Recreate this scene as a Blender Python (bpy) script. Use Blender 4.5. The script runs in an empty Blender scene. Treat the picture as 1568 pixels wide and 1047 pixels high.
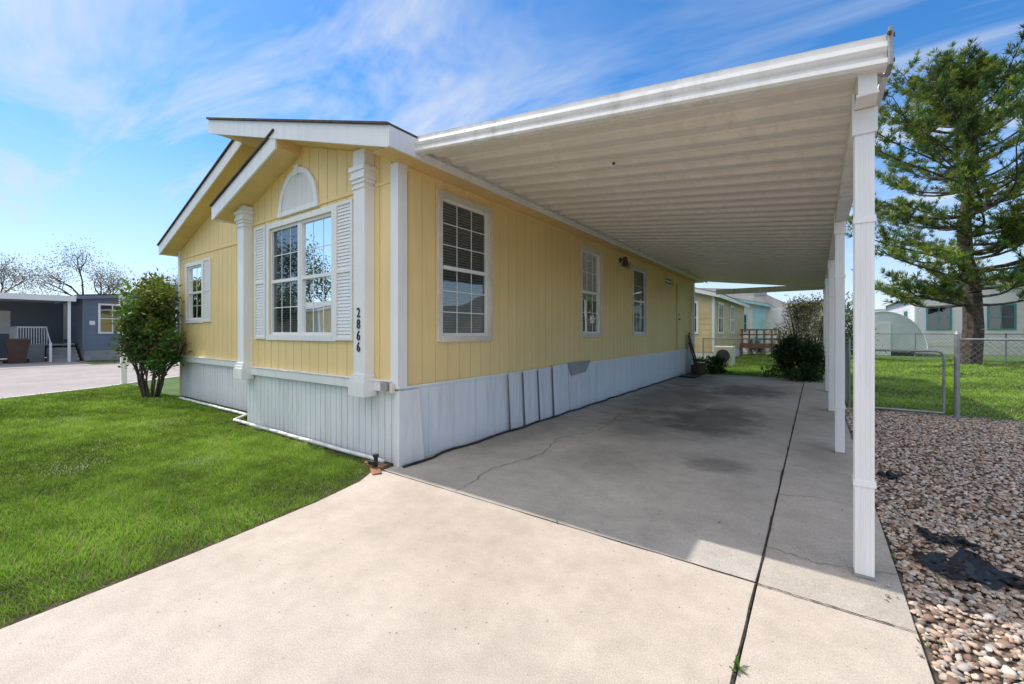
import bpy, math, random
import numpy as np
from mathutils import Vector
random.seed(7); rng=np.random.default_rng(7)
S=bpy.context.scene
S.view_settings.view_transform='Standard'; S.view_settings.look='None'; S.view_settings.exposure=0
COL=S.collection

# ---------------- materials ----------------
def newmat(name):
    m=bpy.data.materials.new(name); m.use_nodes=True
    nt=m.node_tree; b=nt.nodes['Principled BSDF']; return m,nt,b
def N(nt,t,**k):
    n=nt.nodes.new(t)
    for a,v in k.items(): setattr(n,a,v)
    return n
def noise(nt,scale,detail=6,rough=.6,src=None,dist=0):
    n=N(nt,'ShaderNodeTexNoise'); n.inputs['Scale'].default_value=scale; n.inputs['Detail'].default_value=min(detail,5)
    n.inputs['Roughness'].default_value=rough; n.inputs['Distortion'].default_value=dist
    if src is not None: nt.links.new(src,n.inputs['Vector'])
    return n
def maprange(nt,src,a,b,c,d):
    n=N(nt,'ShaderNodeMapRange'); nt.links.new(src,n.inputs['Value'])
    for i,v in zip(('From Min','From Max','To Min','To Max'),(a,b,c,d)): n.inputs[i].default_value=v
    return n.outputs['Result']
def mixc(nt,f,a,b,mode='MIX'):
    n=N(nt,'ShaderNodeMix',data_type='RGBA',blend_type=mode)
    for s,v in ((n.inputs[0],f),(n.inputs[6],a),(n.inputs[7],b)):
        if isinstance(v,bpy.types.NodeSocket): nt.links.new(v,s)
        elif isinstance(v,(int,float)): s.default_value=v
        else: s.default_value=(*v,1)
    return n.outputs[2]
def mul(nt,a,b_):
    n=N(nt,'ShaderNodeMath',operation='MULTIPLY')
    for s,v in zip(n.inputs,(a,b_)):
        if isinstance(v,bpy.types.NodeSocket): nt.links.new(v,s)
        else: s.default_value=v
    return n.outputs[0]
def objc(nt):
    return N(nt,'ShaderNodeTexCoord').outputs['Object']
def bump(nt,b,h,strength,dist=.01):
    n=N(nt,'ShaderNodeBump'); n.inputs['Strength'].default_value=strength; n.inputs['Distance'].default_value=dist
    nt.links.new(h,n.inputs['Height']); nt.links.new(n.outputs[0],b.inputs['Normal'])
def mat(name,c,rough=.6,var=.12,sc=1.5,fine=40,bs=0,metal=0,c2=None):
    m,nt,b=newmat(name); o=objc(nt)
    n1=noise(nt,sc,3,.65,o); n2=noise(nt,fine,1,.6,o)
    dk=c2 if c2 else tuple(x*(1-2*var) for x in c)
    f=maprange(nt,n1.outputs['Fac'],.35,.65,0,1)
    col=mixc(nt,f,dk,c)
    f2=maprange(nt,n2.outputs['Fac'],.3,.7,1-var*.8,1+var*.4)
    cc=N(nt,'ShaderNodeVectorMath',operation='SCALE'); nt.links.new(col,cc.inputs[0]); nt.links.new(f2,cc.inputs['Scale'])
    nt.links.new(cc.outputs[0],b.inputs['Base Color'])
    b.inputs['Roughness'].default_value=rough; b.inputs['Metallic'].default_value=metal
    if bs: bump(nt,b,n2.outputs['Fac'],bs,.004)
    return m
def streaked(name,c,dirt,rough=.5,amt=.5,low=None,bs=0):
    m,nt,b=newmat(name); o=objc(nt)
    mp=N(nt,'ShaderNodeMapping'); nt.links.new(o,mp.inputs[0]); mp.inputs['Scale'].default_value=(9,9,.7)
    n1=noise(nt,1.0,4,.7,mp.outputs[0]); n2=noise(nt,.9,3,.6,o)
    fac=mul(nt,mul(nt,maprange(nt,n1.outputs['Fac'],.45,.8,0,1),maprange(nt,n2.outputs['Fac'],.35,.7,.2,1)),amt)
    if low:
        sp=N(nt,'ShaderNodeSeparateXYZ'); nt.links.new(o,sp.inputs[0])
        g=maprange(nt,sp.outputs['Z'],low[0],low[1],low[2],0)
        gm=mul(nt,g,maprange(nt,n1.outputs['Fac'],.25,.65,.2,1))
        ad=N(nt,'ShaderNodeMath',operation='MAXIMUM'); nt.links.new(fac,ad.inputs[0]); nt.links.new(gm,ad.inputs[1]); fac=ad.outputs[0]
    col=mixc(nt,fac,c,dirt)
    s=maprange(nt,n2.outputs['Fac'],.3,.7,.92,1.04)
    cc=N(nt,'ShaderNodeVectorMath',operation='SCALE'); nt.links.new(col,cc.inputs[0]); nt.links.new(s,cc.inputs['Scale'])
    nt.links.new(cc.outputs[0],b.inputs['Base Color']); b.inputs['Roughness'].default_value=rough
    if bs:
        mp2=N(nt,'ShaderNodeMapping'); nt.links.new(o,mp2.inputs[0]); mp2.inputs['Scale'].default_value=(60,60,5)
        n3=noise(nt,1,2,.6,mp2.outputs[0]); bump(nt,b,n3.outputs['Fac'],bs,.004)
    return m
def attrmat(name,rough=.6,trans=.3,spec=.3):
    m,nt,b=newmat(name); a=N(nt,'ShaderNodeAttribute',attribute_name='Col')
    nt.links.new(a.outputs['Color'],b.inputs['Base Color']); b.inputs['Roughness'].default_value=rough
    b.inputs['Specular IOR Level'].default_value=spec
    if trans>0:
        d=N(nt,'ShaderNodeBsdfDiffuse'); nt.links.new(a.outputs['Color'],d.inputs['Color'])
        t=N(nt,'ShaderNodeBsdfTranslucent'); nt.links.new(a.outputs['Color'],t.inputs['Color'])
        mx=N(nt,'ShaderNodeMixShader'); mx.inputs[0].default_value=trans
        nt.links.new((b if spec>.25 else d).outputs[0],mx.inputs[1]); nt.links.new(t.outputs[0],mx.inputs[2])
        nt.links.new(mx.outputs[0],nt.nodes['Material Output'].inputs['Surface'])
    return m

M={}
M['yellow']=streaked('yellow_siding',(.88,.665,.305),(.62,.44,.20),.6,.6,bs=.4)
M['yellowd']=mat('yellow_groove',(.60,.44,.19),.7,.08)
M['soffit']=mat('yellow_soffit',(.83,.60,.26),.65,.08)
M['white']=streaked('white_trim',(.85,.85,.84),(.5,.48,.44),.45,.5)
M['whitec']=streaked('carport_white',(.84,.83,.80),(.38,.33,.27),.4,.9)
M['post']=streaked('post_white',(.87,.87,.86),(.48,.45,.40),.38,.6)
M['under']=streaked('pan_underside',(.81,.765,.69),(.48,.40,.31),.40,.65)
M['skirt']=streaked('skirt_vinyl',(.81,.82,.83),(.36,.34,.31),.5,.8,(0,.35,.5))
M['skirtb']=mat('skirt_back',(.45,.46,.47),.6,.15)
M['skirts']=streaked('skirt_side_panel',(.78,.81,.85),(.38,.35,.32),.5,.8,(0,.30,.45))
M['shingle']=mat('shingle',(.11,.075,.06),.9,.3,8,90)
M['dark']=mat('dark_interior',(.03,.032,.035),.8,.1)
M['black']=mat('black_plastic',(.02,.02,.022),.5,.2)
M['blind']=mat('blinds',(.50,.50,.49),.6,.08)
M['bluegray']=streaked('bluegray_siding',(.16,.20,.26),(.12,.15,.19),.6,.5)
M['rust']=mat('rust',(.16,.09,.05),.8,.3,6)
M['metal']=mat('galvanized',(.36,.37,.37),.5,.15,5,60,0,.4)
M['wood']=mat('deck_wood',(.33,.16,.09),.7,.2,4)
M['brick']=mat('brick_red',(.42,.2,.12),.85,.2,10)
M['tan']=mat('tan_siding',(.74,.62,.36),.65,.1)
M['cream']=mat('cream_siding',(.74,.70,.60),.65,.08)
M['teal']=mat('teal_trim',(.08,.32,.33),.5,.1)
M['turq']=mat('turq_panel',(.36,.62,.66),.6,.08)
M['whites']=mat('white_siding',(.83,.84,.84),.6,.06)
M['grays']=mat('gray_siding',(.36,.36,.35),.7,.12)
M['groof']=mat('green_roof',(.05,.22,.14),.5,.1)
M['graroof']=mat('gray_roof',(.3,.3,.3),.8,.12)
M['poly']=mat('greenhouse_plastic',(.72,.76,.78),.35,.06)
M['bin']=mat('brown_bin',(.09,.045,.03),.5,.1)
M['trimtan']=mat('window_trim_tan',(.76,.71,.61),.55,.1)
m,nt,b=newmat('window_glass')
g=N(nt,'ShaderNodeBsdfGlossy'); g.inputs['Roughness'].default_value=.015; g.inputs['Color'].default_value=(.85,.9,.92,1)
t=N(nt,'ShaderNodeBsdfTransparent'); t.inputs['Color'].default_value=(.62,.68,.68,1)
fr=N(nt,'ShaderNodeFresnel'); fr.inputs['IOR'].default_value=1.8
nn=noise(nt,1.6,1,.5,objc(nt)); bp=N(nt,'ShaderNodeBump'); bp.inputs['Strength'].default_value=.12; bp.inputs['Distance'].default_value=.02
nt.links.new(nn.outputs['Fac'],bp.inputs['Height']); nt.links.new(bp.outputs[0],g.inputs['Normal'])
mx=N(nt,'ShaderNodeMixShader'); ad=N(nt,'ShaderNodeMath',operation='ADD'); ad.inputs[1].default_value=.08
nt.links.new(fr.outputs[0],ad.inputs[0]); nt.links.new(ad.outputs[0],mx.inputs[0]); nt.links.new(t.outputs[0],mx.inputs[1]); nt.links.new(g.outputs[0],mx.inputs[2])
nt.links.new(mx.outputs[0],nt.nodes['Material Output'].inputs['Surface']); M['glass']=m

def concrete(name,base,dark,stains,speck=.45,fc=(.72,1.18)):
    m,nt,b=newmat(name); o=objc(nt)
    big=noise(nt,.7,5,.66,o,.4); mid=noise(nt,5,5,.78,o); fine=noise(nt,150,2,.7,o)
    col=mixc(nt,maprange(nt,big.outputs['Fac'],.36,.64,0,1),dark,base)
    s=maprange(nt,mid.outputs['Fac'],.3,.7,.84,1.08)
    s2=maprange(nt,fine.outputs['Fac'],.3,.7,*fc)
    val=mul(nt,s,s2)
    v=N(nt,'ShaderNodeTexVoronoi'); v.inputs['Scale'].default_value=14; nt.links.new(o,v.inputs['Vector'])
    val=mul(nt,val,maprange(nt,v.outputs['Distance'],.04,.10,speck,1))
    v2=N(nt,'ShaderNodeTexVoronoi'); v2.inputs['Scale'].default_value=2.7; nt.links.new(o,v2.inputs['Vector'])
    val=mul(nt,val,maprange(nt,v2.outputs['Distance'],.022,.034,.35,1))
    if stains: w=noise(nt,2.2,4,.65,o)
    for (x,y,rx,ry,k) in stains:
        sb=N(nt,'ShaderNodeVectorMath',operation='SUBTRACT'); nt.links.new(o,sb.inputs[0]); sb.inputs[1].default_value=(x,y,0)
        ml=N(nt,'ShaderNodeVectorMath',operation='MULTIPLY'); nt.links.new(sb.outputs[0],ml.inputs[0]); ml.inputs[1].default_value=(1/rx,1/ry,0)
        ln=N(nt,'ShaderNodeVectorMath',operation='LENGTH'); nt.links.new(ml.outputs[0],ln.inputs[0])
        ad=N(nt,'ShaderNodeMath',operation='MULTIPLY_ADD'); nt.links.new(w.outputs['Fac'],ad.inputs[0]); ad.inputs[1].default_value=1.6; nt.links.new(ln.outputs['Value'],ad.inputs[2])
        val=mul(nt,val,maprange(nt,ad.outputs[0],1.35,1.95,k,1))
    cc=N(nt,'ShaderNodeVectorMath',operation='SCALE'); nt.links.new(col,cc.inputs[0]); nt.links.new(val,cc.inputs['Scale'])
    nt.links.new(cc.outputs[0],b.inputs['Base Color']); b.inputs['Roughness'].default_value=.85
    bump(nt,b,fine.outputs['Fac'],.5,.004)
    return m
M['drive']=concrete('driveway_concrete',(.64,.55,.465),(.55,.465,.385),[(-2.4,2.2,.8,.5,.92),(-1.2,1.2,.7,.5,.94)])
M['slab']=concrete('carport_concrete',(.57,.525,.465),(.42,.38,.33),[(-1.35,7.5,.75,1.5,.42),(-.85,4.9,.35,.3,.62),(-1.3,11.5,.8,1.3,.45),(-2.5,9.5,.9,2.5,.60),(-2.2,6.5,.8,1.0,.74),(-2.9,13,.8,2,.6),(-1.9,4.2,.5,.7,.84),(-3.3,5,.35,1.5,.8)])
M['strip']=concrete('strip_concrete',(.57,.51,.435),(.46,.41,.35),[(.05,6,.3,.8,.8),(.1,9,.4,1,.75)])
M['road']=concrete('road_surface',(.46,.40,.38),(.38,.33,.31),[])
M['joint']=mat('joint_dark',(.06,.05,.04),.9,.3,20)
M['soil']=mat('soil',(.10,.07,.045),.95,.3,12)
M['ground']=mat('ground_dry',(.16,.15,.08),.95,.25,.3,6,0,c2=(.08,.12,.04))
M['lawn']=mat('lawn_base',(.11,.18,.035),.95,.25,1.2,60,0,c2=(.06,.12,.02))
M['gravelb']=mat('gravel_base',(.24,.18,.14),.95,.4,4,55,0)
M['hill']=mat('hill',(.24,.22,.20),1,.2,.02,.2,0,c2=(.15,.17,.15))
M['leaf']=attrmat('foliage',.55,.35,.3); M['grass']=attrmat('grass_blades',.6,.4,.2); M['peb']=attrmat('pebbles',.8,0)
M['bark']=mat('bark',(.15,.11,.085),.9,.35,6,30,.6)

# ---------------- mesh helpers ----------------
class MB:
    def __init__(s): s.v=[]; s.f=[]
    def add(s,vs,fs):
        o=len(s.v); s.v+= [tuple(p) for p in vs]; s.f+=[tuple(i+o for i in f) for f in fs]
    def box(s,x0,x1,y0,y1,z0,z1):
        s.add([(x0,y0,z0),(x1,y0,z0),(x1,y1,z0),(x0,y1,z0),(x0,y0,z1),(x1,y0,z1),(x1,y1,z1),(x0,y1,z1)],
              [(0,3,2,1),(4,5,6,7),(0,1,5,4),(1,2,6,5),(2,3,7,6),(3,0,4,7)])
    def ex_y(s,pts,y0,y1):
        n=len(pts); vs=[(x,y0,z) for x,z in pts]+[(x,y1,z) for x,z in pts]
        s.add(vs,[tuple(range(n)),tuple(range(2*n-1,n-1,-1))]+[(i,(i+1)%n+0,(i+1)%n+n,i+n)[::-1] for i in range(n)])
    def ex_x(s,pts,x0,x1):
        n=len(pts); vs=[(x0,y,z) for y,z in pts]+[(x1,y,z) for y,z in pts]
        s.add(vs,[tuple(range(n)),tuple(range(2*n-1,n-1,-1))]+[(i,(i+1)%n,(i+1)%n+n,i+n)[::-1] for i in range(n)])
    def tube(s,p,q,r,r2=None,n=6):
        p=Vector(p);q=Vector(q); r2=r if r2 is None else r2; d=(q-p).normalized()
        a=d.orthogonal().normalized(); b=d.cross(a)
        vs=[];
        for c,rr in ((p,r),(q,r2)):
            for i in range(n):
                t=2*math.pi*i/n; vs.append(c+(a*math.cos(t)+b*math.sin(t))*rr)
        s.add(vs,[(i,(i+1)%n,(i+1)%n+n,i+n) for i in range(n)]+[tuple(range(n-1,-1,-1)),tuple(range(n,2*n))])
    def build(s,name,m,parent=None,bevel=0,smooth=False):
        me=bpy.data.meshes.new(name); me.from_pydata(s.v,[],s.f); me.update()
        import bmesh
        bm=bmesh.new(); bm.from_mesh(me); bmesh.ops.recalc_face_normals(bm,faces=bm.faces); bm.to_mesh(me); bm.free()
        o=bpy.data.objects.new(name,me); COL.objects.link(o); me.materials.append(m)
        if smooth: me.shade_smooth()
        if parent: o.parent=parent
        if bevel:
            md=o.modifiers.new('b','BEVEL'); md.width=bevel; md.segments=2; md.limit_method='ANGLE'
        return o
def empty(name,loc=(0,0,0)):
    e=bpy.data.objects.new(name,None); COL.objects.link(e); e.empty_display_size=.2; return e
def bx(name,x0,x1,y0,y1,z0,z1,m,parent=None,bevel=0):
    b=MB(); b.box(x0,x1,y0,y1,z0,z1); return b.build(name,m,parent,bevel)
def sheet(name,pts,z,m,parent=None):
    b=MB(); b.add([(x,y,z) for x,y in pts],[tuple(range(len(pts)))]); return b.build(name,m,parent)
def fastmesh(name,verts,k,cols,m,parent=None,smooth=False):
    nv=len(verts); nf=nv//k; me=bpy.data.meshes.new(name)
    me.vertices.add(nv); me.vertices.foreach_set('co',verts.astype(np.float32).ravel())
    me.loops.add(nv); me.loops.foreach_set('vertex_index',np.arange(nv,dtype=np.int32))
    me.polygons.add(nf); me.polygons.foreach_set('loop_start',np.arange(0,nv,k,dtype=np.int32))
    try: me.polygons.foreach_set('loop_total',np.full(nf,k,dtype=np.int32))
    except Exception: pass
    a=me.color_attributes.new('Col','FLOAT_COLOR','POINT')
    a.data.foreach_set('color',np.hstack([cols,np.ones((nv,1))]).astype(np.float32).ravel())
    me.update(calc_edges=True); me.validate()
    me.materials.append(m); o=bpy.data.objects.new(name,me); COL.objects.link(o)
    if parent: o.parent=parent
    return o
def unit(a): return a/np.maximum(np.linalg.norm(a,axis=1,keepdims=True),1e-6)
def leaves(name,C,D,L,W,cols,m,parent=None):
    n=len(C); D=unit(D); R=unit(np.cross(D,unit(rng.normal(size=(n,3)))))
    L=L.reshape(-1,1);W=W.reshape(-1,1)
    v=np.stack([C,C+D*L*.5+R*W*.5,C+D*L,C+D*L*.5-R*W*.5],1).reshape(-1,3)
    return fastmesh(name,v,4,np.repeat(cols,4,axis=0),m,parent)

class Fr:
    def __init__(s,axis,c,n): s.a=axis;s.c=c;s.n=n
    def P(s,t,d,z): return (t,s.c+s.n*d,z) if s.a=='x' else (s.c+s.n*d,t,z)
    def box(s,mb,t0,t1,d0,d1,z0,z1,zt0=None,zt1=None):
        zt0=z1 if zt0 is None else zt0; zt1=z1 if zt1 is None else zt1
        vs=[s.P(t0,d0,z0),s.P(t1,d0,z0),s.P(t1,d1,z0),s.P(t0,d1,z0),s.P(t0,d0,zt0),s.P(t1,d0,zt1),s.P(t1,d1,zt1),s.P(t0,d1,zt0)]
        mb.add(vs,[(0,3,2,1),(4,5,6,7),(0,1,5,4),(1,2,6,5),(2,3,7,6),(3,0,4,7)])
def wall(fr,s0,s1,z0,zt,ops,sp,mf,mb_,name,parent,kinks=(),gw=.005,gd=.007,th=.1,off=0):
    zf=zt if callable(zt) else (lambda s:zt)
    A=MB();B=MB()
    def fill(mb,a,b,d0,d1):
        cuts=sorted(set([a,b]+[k for k in kinks if a<k<b]+[e for o in ops for e in o[:2] if a<e<b]))
        for p,q in zip(cuts[:-1],cuts[1:]):
            if q-p<1e-4: continue
            mid=(p+q)/2; blk=sorted([(o[2],o[3]) for o in ops if o[0]<=mid<=o[1]]); z=z0
            for (b0,b1) in blk:
                if b0>z: fr.box(mb,p,q,d0,d1,z,b0)
                z=b1
            if min(zf(p),zf(q))>z: fr.box(mb,p,q,d0,d1,z,0,zf(p),zf(q))
    k=math.ceil((s0-off)/sp); g=[s0]
    while off+k*sp<s1-.01:
        if off+k*sp>s0+.01: g.append(off+k*sp)
        k+=1
    g.append(s1)
    for i,(p,q) in enumerate(zip(g[:-1],g[1:])):
        fill(A,p+(gw if i else 0),q-(gw if i<len(g)-2 else 0),-gd,0)
    fill(B,s0,s1,-th,-gd-.0005)
    A.build(name,mf,parent); B.build(name+'_backing',mb_,parent)
def window(fr,s0,s1,z0,z1,name,parent,units=1,cols=3,rows=3,tw=.075,trimm=None,sill=True,blind=True):
    T=MB();G=MB();Bl=MB();D=MB();F=MB()
    fr.box(T,s0-tw,s0,0.001,.024,z0-tw,z1+tw); fr.box(T,s1,s1+tw,0.001,.024,z0-tw,z1+tw)
    fr.box(T,s0,s1,0.001,.022,z1,z1+tw); fr.box(T,s0,s1,0.001,.030 if sill else .022,z0-tw,z0)
    T.build(name+'_trim',trimm or M['white'],parent,.003)
    uw=(s1-s0)/units
    for u in range(units):
        a=s0+u*uw+(.02 if u else 0); b=s0+(u+1)*uw-(.02 if u<units-1 else 0); w=.035
        fr.box(F,a,a+w,-.055,-.01,z0,z1); fr.box(F,b-w,b,-.055,-.01,z0,z1)
        fr.box(F,a+w,b-w,-.055,-.011,z0,z0+w); fr.box(F,a+w,b-w,-.055,-.011,z1-w,z1)
        zm=(z0+z1)/2; fr.box(F,a+w,b-w,-.058,-.006,zm-.022,zm+.022)
        gw=.0055
        for i in range(1,cols):
            t=a+w+(b-a-2*w)*i/cols; fr.box(F,t-gw,t+gw,-.0365,-.033,z0+w,zm-.022); fr.box(F,t-gw,t+gw,-.0365,-.033,zm+.022,z1-w)
        for (q0,q1) in ((z0+w,zm-.022),(zm+.022,z1-w)):
            for i in range(1,rows):
                z=q0+(q1-q0)*i/rows; fr.box(F,a+w,b-w,-.0363,-.0332,z-gw,z+gw)
        G.add([fr.P(a+w,-.037,z0+w),fr.P(b-w,-.037,z0+w),fr.P(b-w,-.037,z1-w),fr.P(a+w,-.037,z1-w)],[(0,1,2,3)])
        if u: fr.box(F,a-.04,a,-.05,.0,z0,z1)
    if blind:
        z=z0+.03
        while z<z1-.02:
            Bl.add([fr.P(s0+.02,-.072,z),fr.P(s1-.02,-.072,z),fr.P(s1-.02,-.088,z+.027),fr.P(s0+.02,-.088,z+.027)],[(0,1,2,3)]); z+=.033
        Bl.build(name+'_blinds',M['blind'],parent)
    D.add([fr.P(s0-.05,-.12,z0-.05),fr.P(s1+.05,-.12,z0-.05),fr.P(s1+.05,-.12,z1+.05),fr.P(s0-.05,-.12,z1+.05)],[(0,1,2,3)])
    F.build(name+'_sash',M['white'],parent); G.build(name+'_glass',M['glass'],parent); D.build(name+'_interior',M['dark'],parent)
def shutter(fr,s0,s1,z0,z1,name,parent):
    A=MB(); w=.035
    fr.box(A,s0,s0+w,.001,.035,z0,z1); fr.box(A,s1-w,s1,.001,.035,z0,z1)
    for z in (z0,(z0+z1)/2-w/2,z1-w): fr.box(A,s0+w,s1-w,.001,.033,z,z+w)
    z=z0+w
    while z<z1-w-.01:
        A.add([fr.P(s0+w,.022,z),fr.P(s1-w,.022,z),fr.P(s1-w,.012,z+.040),fr.P(s0+w,.012,z+.040)],[(0,1,2,3)])
        z+=.04
    fr.box(A,s0+w,s1-w,.001,.011,z0+w,z1-w)
    A.build(name,M['white'],parent)

# ================= MAIN HOUSE =================
H=empty('yellow_manufactured_house')
XS=-3.555; YF=2.92; YL=3.35; XB=-7.1; XL=-11.44; YE=16.2; ZB=.82
RX,RZ=-7.55,4.65; EX,EZ=-3.3,3.36; LX,LZ=-11.6,3.28
sr=(RZ-EZ)/(EX-RX); sl=(RZ-LZ)/(RX-LX)
FY=2.58
def zr(x): return EZ-.19+sr*(EX-x)
def zbay(x): return min(zr(x),3.72-.305*(-5.55-x)) if x<-5.55 else zr(x)
F1=Fr('x',YF,-1); F2=Fr('x',YL,-1); F3=Fr('y',XS,1)
bw=(-6.34,-4.76,1.36,2.86)
wall(F1,XB,XS,ZB,zbay,[bw],.2032,M['yellow'],M['yellowd'],'front_bay_wall',H,kinks=(-5.55,))
window(F1,*bw[:2],bw[2],bw[3],'front_double_window',H,units=2,cols=3,rows=2)
lw=(-10.95,-10.12,1.66,2.78)
def zl(x): return RZ-.19-sl*(RX-x) if x<RX else zr(x)
wall(F2,XL,-5.0,ZB,lambda x:zl(x),[lw],.2032,M['yellow'],M['yellowd'],'front_left_wall',H,kinks=(RX,))
window(F2,*lw[:2],lw[2],lw[3],'front_small_window',H,cols=2,rows=2)
sw=[(3.55,4.42,1.35,2.98),(7.2,8.05,1.37,2.95),(9.95,10.85,1.37,2.93)]
slot=(12.5,13.4,2.78,3.02)
wall(F3,YF+.01,YE,ZB,3.2,sw+[slot],.2032,M['yellow'],M['yellowd'],'side_wall',H,gw=.004,gd=.006)
for i,w in enumerate(sw): window(F3,*w,'side_window_%d'%(i+1),H,cols=3,rows=3 if i==0 else 2,trimm=M['trimtan'],tw=.07)
window(F3,*slot,'side_slot_window',H,cols=1,rows=1,tw=.04,trimm=M['yellow'])
bx('left_wall',XL-.02,XL+.08,YL+.01,YE,0,3.2,M['yellow'],H)
bx('back_wall',XL,XS-.1,YE-.12,YE-.001,0,3.25,M['yellow'],H)
b=MB(); b.ex_y([(XL,3.2),(XS,3.2),(XS,3.25),(RX,RZ-.2),(XL,3.25)],YE-.12,YE-.02); b.build('back_gable',M['yellow'],H)
bx('bay_return_wall',XB-.0,XB+.09,YF+.105,YL+.05,0,3.25,M['yellow'],H)
b=MB(); F1.box(b,XB,-6.7,.001,.014,2.985,3.02); F1.box(b,-4.24,-4.17,.001,.014,2.985,3.02)
F1.box(b,-6.7,-5.98,.001,.014,2.985,3.02); F1.box(b,-5.06,-4.24,.001,.014,2.985,3.02); F1.box(b,-3.93,XS-.09,.001,.014,2.985,3.02)
F2.box(b,XL+.1,XB-.0,.001,.014,2.985,3.02); b.build('gable_belt_line',M['yellow'],H)
cx,cz,r=-5.55,3.03,.42
b=MB(); segs=28; ro,ri=r+.07,r
for i in range(segs):
    t0=math.pi*i/segs;t1=math.pi*(i+1)/segs
    b.ex_y([(cx+ri*math.cos(t0),cz+ri*math.sin(t0)*1.08),(cx+ro*math.cos(t0),cz+ro*math.sin(t0)*1.08),(cx+ro*math.cos(t1),cz+ro*math.sin(t1)*1.08),(cx+ri*math.cos(t1),cz+ri*math.sin(t1)*1.08)],YF-.035,YF-.001)
b.box(cx-ro-.02,cx+ro+.02,YF-.04,YF-.001,cz-.06,cz)
b.ex_y([(cx-.04,cz+r*1.08-.02),(cx+.04,cz+r*1.08-.02),(cx+.055,cz+ro*1.08+.03),(cx-.055,cz+ro*1.08+.03)],YF-.048,YF-.0355)
b.build('arch_vent_frame',M['white'],H,.003)
b=MB(); b.ex_y([(cx+ri*math.cos(math.pi*i/20),cz+ri*math.sin(math.pi*i/20)*1.08) for i in range(21)],YF-.012,YF-.002)
z=cz+.004
while z<cz+r*1.08-.03:
    hw=ri*math.sqrt(max(0,1-((z+.02-cz)/(ri*1.08))**2))
    b.add([(cx-hw,YF-.019,z),(cx+hw,YF-.019,z),(cx+hw,YF-.013,z+.032),(cx-hw,YF-.013,z+.032)],[(0,1,2,3)]); z+=.032
b.build('arch_vent_louvers',M['white'],H)
shutter(F1,-6.76,-6.43,1.30,2.93,'shutter_bay_a',H); shutter(F1,-4.67,-4.32,1.30,2.93,'shutter_bay_b',H)
shutter(F2,-10.03,-9.66,1.60,2.86,'shutter_small',H)
def column(xc,name):
    b=MB(); w=.10; y0=YF-.13
    b.box(xc-w,xc+w,y0,YF-.001,.9,3.02)
    for (e,z0,z1) in ((.042,.70,.86),(.028,.86,.90),(.016,.9,.94),(.014,2.96,2.985),(.016,3.02,3.06),(.032,3.06,3.10),(.022,3.10,3.15),(.038,3.15,3.20)):
        b.box(xc-w-e,xc+w+e,y0-e,YF-.0015,z0+.0005,z1)
    b.box(xc-w-.004,xc+w+.004,y0-.004,YF-.0012,3.20,min(zbay(xc-w),zbay(xc+w))+.02)
    b.build(name,M['white'],H,.004)
column(-4.05,'corner_column'); column(-6.98,'bay_column')
b=MB(); b.box(XB,XS-.07,YF-.05,YF-.001,.765,.87); b.box(XB-.03,XS-.07,YF-.062,YF-.001,.87,.885)
b.box(XL-.03,XB-.001,YL-.05,YL-.001,.765,.87); b.box(XL-.04,XB-.001,YL-.062,YL-.001,.87,.885); b.build('base_band',M['white'],H,.004)
b=MB(); b.box(XS-.10,XS+.022,YF-.022,YF-.0005,.80,3.17); b.box(XS+.0005,XS+.022,YF+.0,YF+.105,.80,3.17); b.build('corner_trim',M['white'],H,.003)
b=MB(); b.box(XL-.022,XL+.09,YL-.022,YL-.0005,.80,3.2); b.build('corner_trim_far',M['white'],H,.003)
b=MB(); b.box(XS+.0005,XS+.02,YE-.1,YE+.02,.80,3.17); b.build('corner_trim_rear',M['white'],H)
bx('top_wall_molding',XS+.0005,XS+.016,YF+.11,YE-.11,3.12,3.165,M['yellow'],H)
def roof_part(name,x0,z0,x1,z1,y0,y1,fas=True):
    b=MB(); b.ex_y([(x0,z0-.005),(x1,z1-.005),(x1,z1-.185),(x0,z0-.185)],y0+.026,y1); b.build(name+'_soffit',M['soffit'],H)
    b=MB(); b.ex_y([(x0,z0),(x1,z1),(x1,z1-.21),(x0,z0-.21)],y0,y0+.025); b.build(name+'_fascia',M['white'],H,.003)
    e=.03 if x0>x1 else -.03
    s=(z1-z0)/(x1-x0)
    b=MB(); b.ex_y([(x0+e,z0+.001+s*e),(x1,z1+.001),(x1,z1+.028),(x0+e,z0+.022+s*e)],y0-.03,y1+.02); b.build(name+'_shingles',M['shingle'],H)
roof_part('roof_right',EX,EZ,RX-.02,RZ,FY,YE+.2)
roof_part('roof_left',LX,LZ,RX+.02,RZ,3.03,YE+.2)
roof_part('roof_bay',-7.45,3.31,-5.5,3.31+1.95*.305,FY+.01,YL-.002)
bx('eave_fascia',EX+.0005,EX+.025,FY,YE+.2,3.155,3.365,M['white'],H,.003)
bx('eave_fascia_left',LX-.026,LX-.0005,3.03,YE+.2,3.08,3.29,M['white'],H)
bx('bay_eave_fascia',-7.476,-7.4505,FY+.01,YL-.01,3.1,3.315,M['white'],H)
bx('eave_soffit',XS+.001,EX,FY+.03,YE+.2,3.168,3.172,M['soffit'],H)
G1=Fr('x',YF+.015,-1); G2=Fr('x',YL+.015,-1); G3=Fr('y',XS+.012,1)
wall(G1,XB,XS-.05,0,.765,[],.115,M['skirt'],M['skirtb'],'front_skirting',H,gw=.005,gd=.010,th=.05)
wall(G2,XL,XB,0,.765,[],.115,M['skirt'],M['skirtb'],'left_skirting',H,gw=.005,gd=.010,th=.05)
wall(G3,YF,YE,0,.80,[],.405,M['skirts'],M['skirtb'],'side_skirting',H,gw=.003,gd=.010,th=.05,off=.1)
bx('side_skirt_rail',XS+.013,XS+.026,YF,YE,.80,.822,M['white'],H)
b=MB()
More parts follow.
